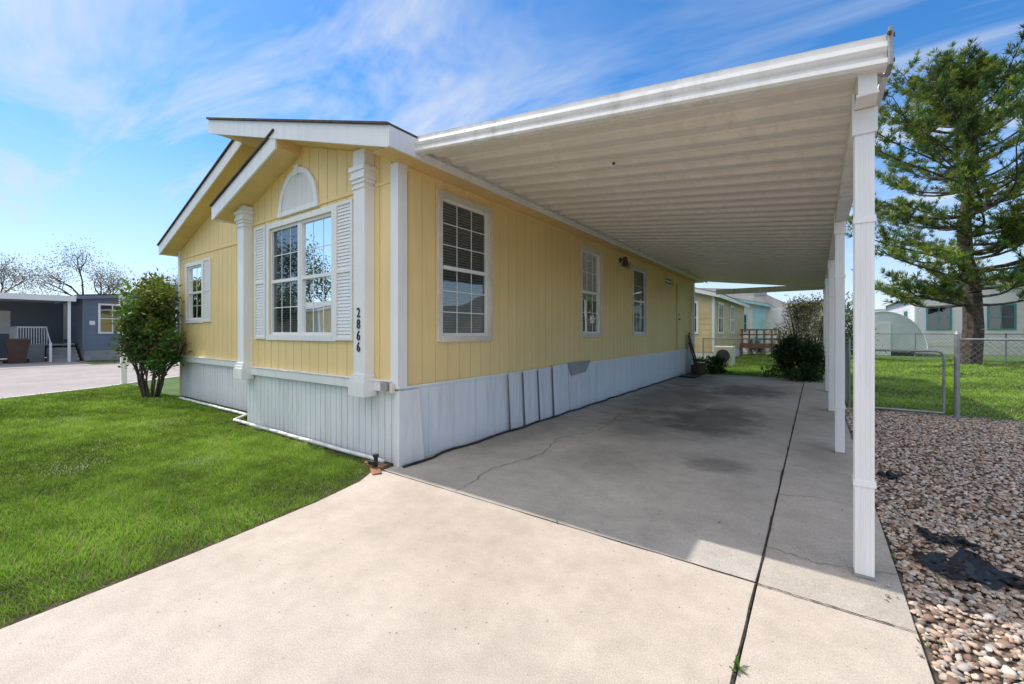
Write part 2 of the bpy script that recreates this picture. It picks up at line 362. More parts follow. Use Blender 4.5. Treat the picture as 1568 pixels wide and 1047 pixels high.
for i,(ya,yb,dz) in enumerate([(4.87,5.2,.02),(5.23,5.62,.035),(5.66,6.05,.015),(6.09,6.62,.05)]):
    k=.012+.010*(i%2)
    b.add([(XS+.02+k+.02,ya,.0),(XS+.02+k,yb,.0),(XS+.022+k*.6,yb-.05,.80+dz),(XS+.022+k+.006,ya-.05,.79+dz)],[(0,1,2,3)])
b.build('loose_skirt_panels',M['skirts'],H)
b=MB()
for ya,wd in ((4.85,.014),(5.21,.009),(5.635,.012),(6.065,.008),(6.63,.008)):
    b.add([(XS+.046,ya,.0),(XS+.046,ya+wd,.0),(XS+.046,ya-.04,.80),(XS+.046,ya-.05,.80)],[(0,1,2,3)])
b.build('skirt_panel_gaps',M['joint'],H)
b=MB(); b.add([(XS+.035,6.75,.62),(XS+.06,7.25,.66),(XS+.05,7.5,.86),(XS+.03,6.6,.86),(XS+.04,6.9,.74)],[(0,1,2,3),(0,3,4)]); b.build('torn_skirt_flap',M['grays'],H)
b=MB(); b.add([(XS+.05,YF-.03,0),(XS+.07,YF+.30,0),(XS+.03,YF+.26,.78),(XS+.03,YF-.01,.78),(XS-.04,YF-.03,0),(XS-.04,YF-.015,.78)],[(0,1,2,3),(4,0,3,5)]); b.build('corner_skirt_panel',M['skirt'],H)
b=MB(); prev=None
for i in range(62):
    y=2.9+i*.2; x=XS+.07+.02*math.sin(i*1.3)+(.03 if i<3 else 0); p=(x,y,.012+.004*math.sin(i*2.1))
    if prev: b.tube(prev,p,.014,n=6)
    prev=p
b.build('base_edging',M['black'],H,smooth=True)
b=MB(); prev=None
for i in range(26):
    x=XS-.15-i*.28; y=(YF-.07 if x>XB else YF-.07+(.0 if x>XB-.3 else .3)); p=(x,y+.006*math.sin(i*1.7),.035)
    if prev: b.tube(prev,p,.022,n=8)
    prev=p
b.build('base_pipe',M['white'],H,smooth=True)
bx('outlet_box',XS-.17,XS-.07,YF-.10,YF-.063,.78,.88,M['grays'],H,.006)
bx('outlet_cover',XS-.06,XS-.02,YF-.07,YF-.023,.76,.86,M['cream'],H,.004)
for i,ch in enumerate('2866'):
    c=bpy.data.curves.new('digit','FONT'); c.body=ch; c.size=.15; c.extrude=.004; c.align_x='CENTER'
    o=bpy.data.objects.new('house_number_%d'%(i+1),c); COL.objects.link(o); o.data.materials.append(M['black'])
    o.location=(-4.05,YF-.137,1.56-i*.125); o.rotation_euler=(math.radians(90),0,0); o.parent=H; o.scale=(.85,1,1)
b=MB(); b.tube((XS,9.1,3.0),(XS+.12,9.1,3.02),.018); b.tube((XS+.12,9.1,3.06),(XS+.12,9.1,2.86),.04,.075,12); b.tube((XS+.003,9.1,3.0),(XS+.02,9.1,3.0),.06,n=12)
b.build('wall_lamp',M['rust'],H)
bx('wall_junction_box',XS+.001,XS+.08,9.35,9.6,2.86,3.0,M['grays'],H,.01)
b=MB(); F3.box(b,13.9,14.7,.001,.03,.84,2.82); b.build('side_door',M['yellow'],H,.004)
b=MB(); F3.box(b,13.82,13.9,.001,.022,.84,2.9); F3.box(b,14.7,14.78,.001,.022,.84,2.9); F3.box(b,13.9,14.7,.001,.022,2.82,2.9); b.build('side_door_trim',M['soffit'],H)
b=MB(); b.tube((XS+.03,13.98,1.8),(XS+.08,13.98,1.8),.03); b.tube((XS+.03,13.98,1.95),(XS+.05,13.98,1.95),.03); b.build('door_knob',M['metal'],H)
b=MB(); b.tube((XS+.06,15.6,.1),(XS+.06,15.6,3.1),.04,n=8); b.build('downspout',M['white'],H)
b=MB(); b.tube((-5.6,7,4.0),(-5.6,7,4.45),.05,n=10); b.tube((-6.2,12,4.1),(-6.2,12,4.6),.05,n=10); b.build('roof_vents',M['metal'],H)

# ================= CARPORT =================
C=empty('carport')
CX0,CX1=EX+.027,.30; CY0,CY1=2.93,17.2
def zc(x): return 3.30+(x-CX0)/(CX1-CX0)*(2.87-3.30)
prof=[]; y=CY0; PP=.305
while y<CY1-.3:
    prof+=[(y,0),(y+.115,0),(y+.130,-.014),(y+.150,-.014),(y+.162,-.046),(y+.178,-.052),(y+.272,-.052),(y+.290,-.012)]; y+=PP
prof.append((y,0))
b=MB(); nx=7; vs=[]
for i in range(nx):
    x=CX0+(CX1-CX0)*i/(nx-1)
    for (yy,dz) in prof: vs.append((x,yy,zc(x)+dz-.004*math.sin(i*math.pi/(nx-1))))
n=len(prof); b.add(vs,[(i*n+j,i*n+j+1,(i+1)*n+j+1,(i+1)*n+j) for i in range(nx-1) for j in range(n-1)])
b.build('carport_roof_pans',M['under'],C)
fp=[(0,.075),(.02,.085),(.022,.05),(.0,.035),(-.022,.03),(-.03,-.0),(-.022,-.02),(-.008,-.03),(-.008,-.052),(-.028,-.06),(-.032,-.085),(-.015,-.098),(.05,-.10),(.05,-.088),(.004,-.085),(.004,.07)]
def fascia(name,xa,xb,yo,m):
    n=len(fp); vs=[(xa,yo+p,zc(xa)+q) for p,q in fp]+[(xb,yo+p,zc(xb)+q) for p,q in fp]
    b=MB(); b.add(vs,[(i,(i+1)%n,(i+1)%n+n,i+n) for i in range(n)]+[tuple(range(n)),tuple(range(2*n-1,n-1,-1))]); return b.build(name,m,C)
fascia('front_fascia',CX0+.0,CX1+.0,CY0-.006,M['whitec'])
b=MB(); b.box(CX1+.001,CX1+.022,CY0-.045,CY0+.09,zc(CX1)-.105,zc(CX1)+.092); b.build('fascia_end_cap',M['metal'],C,.004)
b=MB()
for dz in (-.07,.06): b.tube((CX1+.02,CY0-.01,zc(CX1)+dz),(CX1+.03,CY0-.01,zc(CX1)+dz),.011,n=8)
b.tube((CX1+.005,CY0-.045,zc(CX1)+.055),(CX1+.005,CY0-.055,zc(CX1)+.055),.01,n=8); b.build('cap_bolts',M['rust'],C)
b=MB(); b.ex_y([(CX1-.01,zc(CX1)-.095),(CX1+.018,zc(CX1)-.095),(CX1+.018,zc(CX1)+.08),(CX1+.008,zc(CX1)+.08),(CX1+.008,zc(CX1)-.08),(CX1-.01,zc(CX1)-.08)],CY0+.095,y); b.build('side_gutter',M['whitec'],C)
bx('rear_fascia',CX0+.3,CX1,y+.001,y+.03,2.76,2.95,M['whitec'],C)
b=MB(); b.ex_y([(CX0-.001,3.20),(CX0+.03,3.20),(CX0+.03,3.215),(CX0+.004,3.22),(CX0+.004,3.38),(CX0-.001,3.38)],CY0+.05,y); b.build('wall_hanger',M['whitec'],C)
PX=.225; zb1=zc(PX)-.055
b=MB(); b.box(PX-.04,PX+.04,CY0+.02,y,zb1-.15,zb1-.0); b.box(PX-.048,PX+.048,CY0+.02,y,zb1-.158,zb1-.145); b.build('carport_beam',M['whitec'],C,.003)
for i,py in enumerate((3.17,6.2,9.35,12.4,15.4)):
    b=MB(); w=.044; z1=zb1-.16
    b.box(PX-w,PX+w,py-w,py+w,.012,z1)
    for dx in (-.022,0,.022):
        b.box(PX+dx-.004,PX+dx+.004,py-w-.003,py-w-.0001,.02,z1-.14); b.box(PX-w-.003,PX-w-.0001,py+dx-.004,py+dx+.004,.02,z1-.14)
    for zz in (.52,2.02): b.box(PX-w-.007,PX+w+.007,py-w-.007,py+w+.007,zz,zz+.035)
    b.build('carport_post_%d'%(i+1),M['post'],C,.004)
    b=MB(); b.box(PX-w-.012,PX+w+.012,py-w-.012,py+w+.012,z1-.14,z1-.001); 
    b.box(PX-.055,PX-.043,py-.055,py+.055,z1-.002,z1+.10)
    b.build('post_bracket_%d'%(i+1),M['whitec'],C,.003)
    b=MB(); b.box(PX-w-.002,PX+w+.002,py-w-.002,py+w+.002,.0005,.018); b.build('post_foot_%d'%(i+1),M['grays'],C)
bx('carport_plug',-1.62,-1.6,3.95,3.97,zc(-1.6)-.06,zc(-1.6)-.04,M['rust'],C)

# ================= GROUND =================
b=MB(); b.add([(-900,-900,-.05),(900,-900,-.05),(900,900,-.05),(-900,900,-.05)],[(0,1,2,3)]); b.build('ground',M['ground'])
edge=[(-2.85,-8),(-2.95,-3),(-3.10,0),(-3.2,1.0),(-3.34,1.9),(-3.47,2.4),(-3.66,2.72)]
SE=15.3
D=empty('driveway')
b=MB(); pts=edge+[(-.275,2.72),(-.275,-8)]
n=len(pts); b.add([(x,y,0) for x,y in pts]+[(x,y,-.09) for x,y in pts],[tuple(range(n))]+[(i,(i+1)%n,(i+1)%n+n,i+n) for i in range(n)]); b.build('driveway_front_slab',M['drive'],D)
bx('carport_slab',XS-.02,-.275,2.732,SE,-.09,-.0015,M['slab'],D)
ys=[-8,-4,-1.2,2.70,5.27,6.85,9.6,12.4,SE]
for i in range(len(ys)-1):
    bx('side_strip_%d'%(i+1),-.263,.385,ys[i]+.004,ys[i+1]-.004,-.09,random.uniform(-.004,.001),M['drive'] if i<3 else M['strip'],D,.004)
bx('slab_joint_fill',-3.7,.38,-8,SE-.1,-.085,-.012,M['joint'],D)
def ribbon(name,pts,w,z,m,parent,jit=.012,sub=12):
    P=[]
    for (a,c) in zip(pts[:-1],pts[1:]):
        for i in range(sub): t=i/sub; P.append((a[0]+(c[0]-a[0])*t+random.uniform(-jit,jit),a[1]+(c[1]-a[1])*t+random.uniform(-jit,jit)))
    P.append(pts[-1]); b=MB(); vs=[]
    for i,p in enumerate(P):
        q=P[min(i+1,len(P)-1)]; r_=P[max(i-1,0)]; d=Vector((q[0]-r_[0],q[1]-r_[1])).normalized(); ww=w*random.uniform(.4,1.3)
        vs+=[(p[0]-d.y*ww,p[1]+d.x*ww,z),(p[0]+d.y*ww,p[1]-d.x*ww,z)]
    b.add(vs,[(2*i,2*i+1,2*i+3,2*i+2) for i in range(len(P)-1)]); return b.build(name,m,parent)
ribbon('crack_1',[(-2.55,2.74),(-2.7,3.4),(-2.55,4.1),(-2.75,4.9),(-2.5,5.6),(-2.7,7)],.0035,.002,M['joint'],D,.02)
ribbon('crack_2',[(-.27,3.22),(-.0,3.16),(.38,3.28)],.0022,.004,M['joint'],D)
ribbon('crack_3',[(-3.5,5.4),(-2.9,5.9),(-2.3,5.6)],.0025,.002,M['joint'],D,.02)
ribbon('crack_4',[(-.27,4.3),(0,4.42),(.38,4.36)],.002,.004,M['joint'],D)
ribbon('joint_dirt',[(-.27,1.2),(-.27,5),(-.27,9),(-.27,15)],.006,.0035,M['joint'],D,.004,30)
ribbon('joint_dirt_cross',[(-3.55,2.726),(-.27,2.712),(.38,2.70)],.004,.0035,M['joint'],D,.003,30)
kerb=[(-12.6,-8),(-13.2,-3),(-13.75,1),(-14.5,2.6),(-15.6,4.0),(-17,6),(-17.5,10),(-17.5,60)]
LW=empty('front_lawn')
sheet('lawn_soil',edge+[(-3.56,YF+.1),(-7.1,YF+.1),(-7.1,YL+.1),(-11.4,YL+.1),(-11.4,60),(-17.5,60)]+kerb[::-1][1:]+[(-12.6,-8)],-.014,M['lawn'],LW)
ribbon('lawn_edge_soil',[(x-.03,y) for x,y in edge],.045,-.008,M['soil'],LW,.008,10)
ribbon('lawn_house_edge_soil',[(-3.6,2.80),(-7.1,2.80),(-7.3,3.2),(-11.4,3.22)],.09,-.008,M['soil'],LW,.012,14)
def edge_x(Y): return np.interp(Y,[p[1] for p in edge],[p[0] for p in edge])
def kerb_x(Y): return np.interp(Y,[p[1] for p in kerb],[p[0] for p in kerb])
def grass(name,x0,x1,y0,y1,dens,h,w,parent,mask=None,tone=1.0):
    n=int((x1-x0)*(y1-y0)*dens); X=rng.uniform(x0,x1,n); Y=rng.uniform(y0,y1,n)
    if mask is not None: k=mask(X,Y); X=X[k];Y=Y[k]; n=len(X)
    patch=np.sin(X*1.3+.7*np.sin(Y*1.9))*np.sin(Y*1.7+1.1*np.sin(X*.9))+.5*np.sin(X*4.1+Y*2.3)*np.sin(Y*5.3-X*1.9)+.5*np.sin(X*9.1-Y*6.3+np.sin(Y*7))*np.sin(Y*11.3+X*3.9)+.4*np.sin(X*21+3*np.sin(Y*9))*np.sin(Y*24+2*np.sin(X*11))
    C=np.stack([X,Y,np.full(n,-.016)],1)
    lean=.35*np.stack([np.sin(X*5+Y*3),np.cos(Y*6-X*4)],1)
    D=np.stack([rng.normal(0,.5,n)+lean[:,0],rng.normal(0,.5,n)+lean[:,1],np.ones(n)],1)
    L=h*rng.uniform(.4,1.25,n)*(1+.28*patch); W=w*rng.uniform(.7,1.3,n)
    t=rng.uniform(0,1,(n,1)); pv=np.clip(patch.reshape(-1,1)*.5+.5,0,1.2)
    c=np.array([.14,.29,.03])*(1-t)+np.array([.36,.49,.075])*t
    c=c*(.58+.72*pv)
    dry=rng.uniform(0,1,(n,1))<(.06+.10*(pv>.9)); c=np.where(dry,np.array([.52,.48,.22]),c)
    D=unit(D); R=unit(np.cross(D,unit(rng.normal(size=(n,3)))))
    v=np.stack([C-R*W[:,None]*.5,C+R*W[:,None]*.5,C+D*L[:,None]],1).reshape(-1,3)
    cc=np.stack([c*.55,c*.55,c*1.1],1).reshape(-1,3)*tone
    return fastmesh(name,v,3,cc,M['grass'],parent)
fm=lambda X,Y:(X<edge_x(Y)-.03+.025*np.sin(Y*37)*np.sin(Y*91))&(Y<np.where(X<XB-.05,YL-.13,YF-.11)+.03*np.sin(X*31))&(X>kerb_x(Y)+.05)
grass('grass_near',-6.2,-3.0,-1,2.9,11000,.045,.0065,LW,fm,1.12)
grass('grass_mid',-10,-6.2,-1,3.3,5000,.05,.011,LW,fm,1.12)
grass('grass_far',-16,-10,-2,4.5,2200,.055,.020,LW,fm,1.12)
n=700; ctr=np.array([[-5.35,1.75],[-8,2.2],[-9.5,1.4],[-6.1,.9]]);
k=rng.integers(0,4,n); P=ctr[k]+rng.normal(0,.13,(n,2)); Cc=np.hstack([P,np.full((n,1),.015)])
leaves('pale_grass_tufts',Cc,np.hstack([rng.normal(0,.5,(n,2)),np.ones((n,1))]),np.full(n,.03),np.full(n,.005),np.tile([.50,.55,.30],(n,1)),M['grass'],LW)
R=empty('road')
b=MB(); kk=kerb
for (a,c) in zip(kk[:-1],kk[1:]):
    b.add([(a[0],a[1],-.05),(a[0]-.35,a[1],-.05),(c[0]-.35,c[1],-.05),(c[0],c[1],-.05),(a[0],a[1],.02),(a[0]-.13,a[1],.02),(c[0]-.13,c[1],.02),(c[0],c[1],.02),(a[0]-.2,a[1],-.036),(c[0]-.2,c[1],-.036),(a[0]-.5,a[1],-.034),(c[0]-.5,c[1],-.034)],[(4,5,6,7),(5,8,9,6),(8,10,11,9),(0,4,7,3)])
b.build('kerb',M['cream'],R)
sheet('road_asphalt',[(k[0]-.3,k[1]) for k in kk]+[(-25.5,60),(-25.5,-8)],-.044,M['road'],R)
sheet('road_front',[(60,-8),(-60,-8),(-60,-16),(60,-16)],-.040,M['road'],R)
sheet('neighbour_driveway',[(-25.5,-1),(-25.5,4.4),(-40,4.4),(-40,-1)],-.036,M['road'],R)
RL=empty('back_lawn')
sheet('back_lawn_soil',[(.45,10.15),(30,10.15),(30,45),(.45,45)],-.014,M['lawn'],RL)
sheet('rear_yard_soil',[(-3.5,SE+.02),(.45,SE+.02),(.45,45),(-3.5,45)],-.014,M['lawn'],RL)
grass('back_grass_blades',.5,7,10.3,19,1100,.07,.024,RL,None,1.25)
grass('back_grass_blades_far',-3.4,13,19,30,350,.09,.05,RL,None,1.25)
grass('rear_yard_blades',-3.4,.45,SE+.05,19,700,.07,.03,RL,None,1.25)
GV=empty('gravel_bed')
sheet('gravel_soil',[(.388,-7.9),(14,-7.9),(14,10.14),(.388,10.14)],-.02,M['gravelb'],GV)
import bmesh
bm=bmesh.new(); bmesh.ops.create_icosphere(bm,subdivisions=1,radius=1); iv1=np.array([v.co[:] for v in bm.verts]); if1=np.array([[v.index for v in f.verts] for f in bm.faces]); bm.free()
bm=bmesh.new(); bmesh.ops.create_icosphere(bm,subdivisions=2,radius=1); iv2=np.array([v.co[:] for v in bm.verts]); if2=np.array([[v.index for v in f.verts] for f in bm.faces]); bm.free()
PAL=np.array([[.52,.38,.28],[.64,.52,.42],[.42,.29,.21],[.72,.64,.56],[.35,.29,.25],[.58,.42,.30],[.48,.44,.40],[.30,.19,.14],[.68,.54,.42]])
def pebbles(name,X,Y,r,iv,iF,parent,zz=-.012):
    n=len(X); nv=len(iv)
    sc=np.stack([r*rng.uniform(.7,1.35,n),r*rng.uniform(.7,1.2,n),r*rng.uniform(.4,.75,n)],1)
    base=iv[None,:,:]*sc[:,None,:]*(1+rng.normal(0,.11 if nv>20 else .13,(n,nv,1)))
    th=rng.uniform(0,6.28,n); tl=rng.normal(0,.4,n); ct,st=np.cos(tl)[:,None],np.sin(tl)[:,None]
    y=base[:,:,1]*ct-base[:,:,2]*st; z=base[:,:,1]*st+base[:,:,2]*ct; x=base[:,:,0]
    c,s=np.cos(th)[:,None],np.sin(th)[:,None]
    V=np.stack([x*c-y*s+X[:,None],x*s+y*c+Y[:,None],z+zz+(r*.35*rng.uniform(.3,1.6,n))[:,None]],2).reshape(-1,3)
    Fc=(iF[None,:,:]+(np.arange(n)*nv)[:,None,None]).reshape(-1)
    me=bpy.data.meshes.new(name); me.vertices.add(len(V)); me.vertices.foreach_set('co',V.astype(np.float32).ravel())
    me.loops.add(len(Fc)); me.loops.foreach_set('vertex_index',Fc.astype(np.int32)); nf=len(Fc)//3
    me.polygons.add(nf); me.polygons.foreach_set('loop_start',np.arange(0,len(Fc),3,dtype=np.int32))
    a=me.color_attributes.new('Col','FLOAT_COLOR','POINT')
    col=PAL[rng.integers(0,len(PAL),n)]*rng.uniform(.7,1.1,(n,1)); col=np.repeat(col,nv,axis=0)
    a.data.foreach_set('color',np.hstack([col,np.ones((len(V),1))]).astype(np.float32).ravel())
    me.update(calc_edges=True)
    if nv>20: me.shade_smooth()
    me.materials.append(M['peb']); o=bpy.data.objects.new(name,me); COL.objects.link(o); o.parent=parent
def scat(x0,x1,y0,y1,d): 
    n=int((x1-x0)*(y1-y0)*d); return rng.uniform(x0,x1,n),rng.uniform(y0,y1,n)
X,Y=scat(.40,1.9,1.2,3.6,2300); pebbles('pebbles_near',X,Y,rng.uniform(.007,.016,len(X))+.008*(rng.uniform(0,1,len(X))>.9),iv2,if2,GV)
X,Y=scat(.40,1.9,3.6,4.6,2300); pebbles('pebbles_mid',X,Y,rng.uniform(.007,.016,len(X))+.008*(rng.uniform(0,1,len(X))>.9),iv1,if1,GV)
X,Y=scat(.40,3.6,4.6,10.05,1100); pebbles('pebbles_far',X,Y,rng.uniform(.010,.021,len(X)),iv1,if1,GV)
X,Y=scat(1.9,4.2,0,4.6,500); pebbles('pebbles_side',X,Y,rng.uniform(.012,.024,len(X)),iv1,if1,GV)
X=.42-np.abs(rng.normal(0,.12,45)); Y=rng.uniform(1.5,7,45); pebbles('stray_pebbles',X,Y,rng.uniform(.005,.012,45),iv1,if1,GV,.003)
b=MB()
def scrap(x0,y0,L,Wd,ang,seed):
    r=random.Random(seed); nu,nv_=22,12; vs=[]
    for i in range(nu):
        for j in range(nv_):
            u=i/(nu-1); v=(j/(nv_-1)-.5); w=Wd*(.35+.65*math.sin(math.pi*min(1,u*1.05))+.25*math.sin(u*19+seed))
            lx=u*L+.03*math.sin(v*14+seed); ly=v*w+.04*math.sin(u*8+seed)
            z=.012+max(0,.032*math.sin(u*15+v*6+seed)*math.cos(v*9+u*4))+r.uniform(0,.010)
            vs.append((x0+lx*math.cos(ang)-ly*math.sin(ang)+r.uniform(-.008,.008),y0+lx*math.sin(ang)+ly*math.cos(ang)+r.uniform(-.008,.008),z))
    fs=[(i*nv_+j,i*nv_+j+1,(i+1)*nv_+j+1,(i+1)*nv_+j) for i in range(nu-1) for j in range(nv_-1) if r.random()>.07]
    b.add(vs,fs)
scrap(.50,3.55,.46,.36,.0,3); scrap(.58,4.0,.26,.12,-.2,8); scrap(.86,3.52,.5,.07,.12,5); scrap(.52,5.4,.16,.08,.6,2)
b.build('torn_landscape_fabric',M['black'])
E=empty('garden_edging_bricks')
for i,(x,y,a) in enumerate([(-3.72,2.78,.3),(-3.58,2.66,-.5),(-3.83,2.83,.9)]):
    o=bx('brick_%d'%i,-.10,.10,-.045,.045,-.03,.022,M['brick'],E,.008); o.location=(x,y,0); o.rotation_euler=(.05,.04,a)
b=MB(); b.tube((-3.66,2.72,0),(-3.66,2.72,.12),.022,n=10); b.tube((-3.66,2.72,.12),(-3.66,2.72,.15),.03,n=10); b.box(-3.71,-3.62,2.66,2.70,.05,.09); b.build('sprinkler_valve',M['black'],None,.003)

def clump(name,x,y,z,n,L,W,spread,col,parent=None,up=1.0):
    Cc=np.tile([x,y,z],(n,1))+rng.normal(0,spread,(n,3))*np.array([1,1,.3]); Dd=np.stack([rng.normal(0,1,n),rng.normal(0,1,n),np.full(n,up)],1)
    c=np.array(col)*rng.uniform(.6,1.3,(n,1)); return leaves(name,Cc,Dd,L*rng.uniform(.6,1.2,n),W*rng.uniform(.7,1.2,n),c,M['leaf'],parent)
W_=empty('weeds')
clump('weed_a',-.27,1.98,.005,12,.05,.016,.010,(.12,.24,.04),W_); clump('weed_b',-.28,1.80,.005,8,.04,.012,.014,(.12,.24,.04),W_)
clump('weed_c',-1.55,2.72,.003,14,.02,.007,.014,(.1,.2,.04),W_,.5)
for i in range(8): clump('weed_r%d'%i,.39+random.uniform(0,.03),2.4+i*.9+random.uniform(-.3,.3),0,8,.03,.01,.02,(.1,.2,.04),W_)

# ================= VEGETATION =================
def branchy(b,p,d,L,r,depth,tips,spread=.6):
    p=Vector(p); d=Vector(d).normalized(); q=p+d*L; mid=p+d*L*.5+Vector([random.uniform(-.06,.06)*L for _ in range(3)])
    b.tube(p,mid,r,r*.8,6); b.tube(mid,q,r*.8,r*.6,6)
    tips.append((q,depth))
    if depth==0: return
    for i in range(random.choice((2,3,3))):
        nd=d+Vector((random.gauss(0,spread),random.gauss(0,spread),random.gauss(.12,spread*.5)))
        branchy(b,q if i else mid.lerp(q,.6),nd,L*random.uniform(.6,.85),r*.6,depth-1,tips,spread)
def tree(name,x,y,h,trunk,depth,nleaf,lsz,cols,spread=.5,L0=.3,clus=.25,stems=1,mind=1):
    T=empty(name); b=MB(); tips=[]
    for s in range(stems):
        a=random.uniform(0,6.28); off=(.12*math.cos(a),.12*math.sin(a)) if stems>1 else (0,0)
        branchy(b,(x+off[0],y+off[1],-.05),(off[0]*3,off[1]*3,1),h*L0,trunk,depth,tips,spread)
    b.build('trunk_and_limbs',M['bark'],T)
    P=np.array([t[0][:] for t in tips if t[1]<=mind]); k=rng.integers(0,len(P),nleaf)
    Cc=P[k]+rng.normal(0,clus,(nleaf,3)); tone=rng.uniform(.55,1.35,len(P))[k][:,None]
    ci=rng.integers(0,len(cols),nleaf); c=np.array(cols)[ci]*tone*rng.uniform(.75,1.2,(nleaf,1))
    leaves('foliage',Cc,rng.normal(0,1,(nleaf,3))+np.array([0,0,.3]),lsz*rng.uniform(.6,1.3,nleaf),lsz*.55*rng.uniform(.7,1.2,nleaf),c,M['leaf'],T)
    return T
random.seed(12)
T=empty('corner_shrub'); b=MB(); tips=[]
sx,sy=-11.65,2.9
for i in range(14):
    a=i/14*6.28; branchy(b,(sx+.28*math.cos(a),sy+.10*math.sin(a),-.02),(.55*math.cos(a),.16*math.sin(a),1),.62,.026,3,tips,.34)
b.build('stems',M['bark'],T)
P=[]
for i in range(95):
    a=random.uniform(0,6.28); u=random.random()**.45; zz=random.uniform(-1,1); rr=math.sqrt(1-zz*zz)*u
    bulge=1+.22*math.sin(a*3+1)+.15*math.sin(a*5+zz*4)
    P.append((sx+.98*rr*bulge*math.cos(a)+random.gauss(0,.10),sy+.46*rr*math.sin(a)-.02,1.52+1.0*zz*u*bulge+random.gauss(0,.12)))
P=np.array(P); P=P[(P[:,2]>.62)]; nl=14000; k=rng.integers(0,len(P),nl); rad=rng.uniform(.06,.15,len(P))[k][:,None]; Cc=P[k]+rng.normal(0,1,(nl,3))*rad; Cc[:,1]=np.minimum(Cc[:,1],3.24)
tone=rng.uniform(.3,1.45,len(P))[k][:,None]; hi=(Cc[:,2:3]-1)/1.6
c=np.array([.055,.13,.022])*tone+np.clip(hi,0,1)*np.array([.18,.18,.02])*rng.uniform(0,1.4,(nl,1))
red=rng.uniform(0,1,(nl,1))<.06; c=np.where(red,np.array([.28,.12,.04]),c)
leaves('foliage',Cc,rng.normal(0,1,(nl,3))+[0,0,.4],.11*rng.uniform(.5,1.3,nl),.045*rng.uniform(.6,1.3,nl),c,M['leaf'],T)
def pine(name,x,y,h,crown_r,base_z):
    T=empty(name); b=MB(); tw=.34
    segs=8; prev=Vector((x,y,-.1)); pr=tw*1.2
    for i in range(1,segs+1):
        z=h*.97*i/segs; q=Vector((x+.14*math.sin(i*1.3),y+.12*math.cos(i*1.7),z)); r2=tw*(1-i/segs)**.75+.03; b.tube(prev,q,pr,r2,10); prev=q;pr=r2
    tuft=[];td=[];bt=[]
    z=base_z
    while z<h*.98:
        f=(z-base_z)/(h-base_z); R_=crown_r*(math.sin(math.pi*min(1,(.27+f*.73)))**.75)
        R_=max(R_,.5)
        nb=random.choice((4,4,5))
        for i in range(nb):
            a=random.uniform(0,6.28); Rr=R_*random.uniform(.45,1.18); up=.12+.65*f; tone_b=random.uniform(.6,1.3)
            pts=[]; m_=7; drop=-.15*(1-f)
            for k in range(m_+1):
                t=k/m_; pts.append(Vector((x+Rr*t*math.cos(a+.15*math.sin(t*5)),y+Rr*t*math.sin(a+.15*math.sin(t*5)),z+Rr*(drop*t+(up+.30)*t*t*.8))))
            for k in range(m_): b.tube(pts[k],pts[k+1],.060*(1-k/m_)*(1-.5*f)+.014,.060*(1-(k+1)/m_)*(1-.5*f)+.012,5)
            for k in range(3,m_+1):
                for s_ in range(4):
                    if k<4 and random.random()<.5: continue
                    sa=a+random.choice((-1,1))*random.uniform(.3,1.3); ll=max(.5,Rr*.25)*random.uniform(.4,1.25)*(1.15-k/m_*.45)
                    e=pts[k]+Vector((ll*math.cos(sa),ll*math.sin(sa),ll*random.uniform(.2,1.1)))
                    b.tube(pts[k],e,.014,.007,4)
                    nt_=max(2,int(ll/.17))
                    for q_ in range(nt_):
                        t=(q_+1)/nt_; pp=pts[k].lerp(e,t)+Vector([random.gauss(0,.03) for _ in range(3)]); tuft.append(pp[:]); d_=(e-pts[k]).normalized()+Vector((0,0,.8)); td.append(d_[:]); bt.append(tone_b)
        z+=random.uniform(.27,.46)
    b.build('trunk_and_limbs',M['bark'],T)
    P=np.array(tuft); Dm=np.array(td); kN=24; n=len(P); bt=np.array(bt)[:,None]
    Cc=np.repeat(P,kN,0); Dd=np.repeat(unit(Dm),kN,0)*.8+rng.normal(0,.5,(n*kN,3))
    tone=rng.uniform(.6,1.25,(n,1))*bt; colr=np.where(rng.uniform(0,1,(n,1))<.45,np.array([[.30,.36,.06]]),np.array([[.11,.21,.05]]))*tone
    col=np.repeat(colr,kN,0)*rng.uniform(.8,1.2,(n*kN,1))
    leaves('needles',Cc,Dd,.25*rng.uniform(.7,1.25,n*kN),.026*rng.uniform(.7,1.2,n*kN),col,M['leaf'],T)
random.seed(5)
pine('pine_tree',5.35,26.3,12.6,4.5,2.6)
random.seed(21)
blos=[(.40,.36,.32),(.33,.29,.25),(.55,.51,.47),(.26,.22,.18)]
tree('bare_blossom_tree',-50,9,9.5,.22,5,4500,.13,blos,.5,.26,.5,1,2)
tree('bare_blossom_tree',-52,3.5,8.5,.2,5,4500,.13,blos,.5,.26,.5,1,2)
tree('bare_blossom_tree',-47,14,9,.2,5,4000,.13,blos,.5,.26,.5,1,2)
tree('budding_tree',-36,15.5,10.5,.16,5,3500,.16,[(.20,.25,.08),(.26,.26,.12)],.45,.27,.35,1,1)
tree('budding_tree',-33,15.5,10,.16,5,3500,.16,[(.20,.25,.08),(.24,.24,.12)],.45,.28,.35,1,1)
tree('evergreen_shrub',-34,12,5,.1,3,3500,.15,[(.03,.06,.02)],.4,.3,.4,1,2)
tree('street_tree',-34,-9,9,.2,4,4000,.22,[(.08,.13,.04),(.12,.16,.05)],.5,.28,.55,1,2)
tree('street_tree',-44,-20,11,.22,4,4000,.25,[(.06,.1,.03),(.10,.14,.05)],.5,.28,.6,1,2)
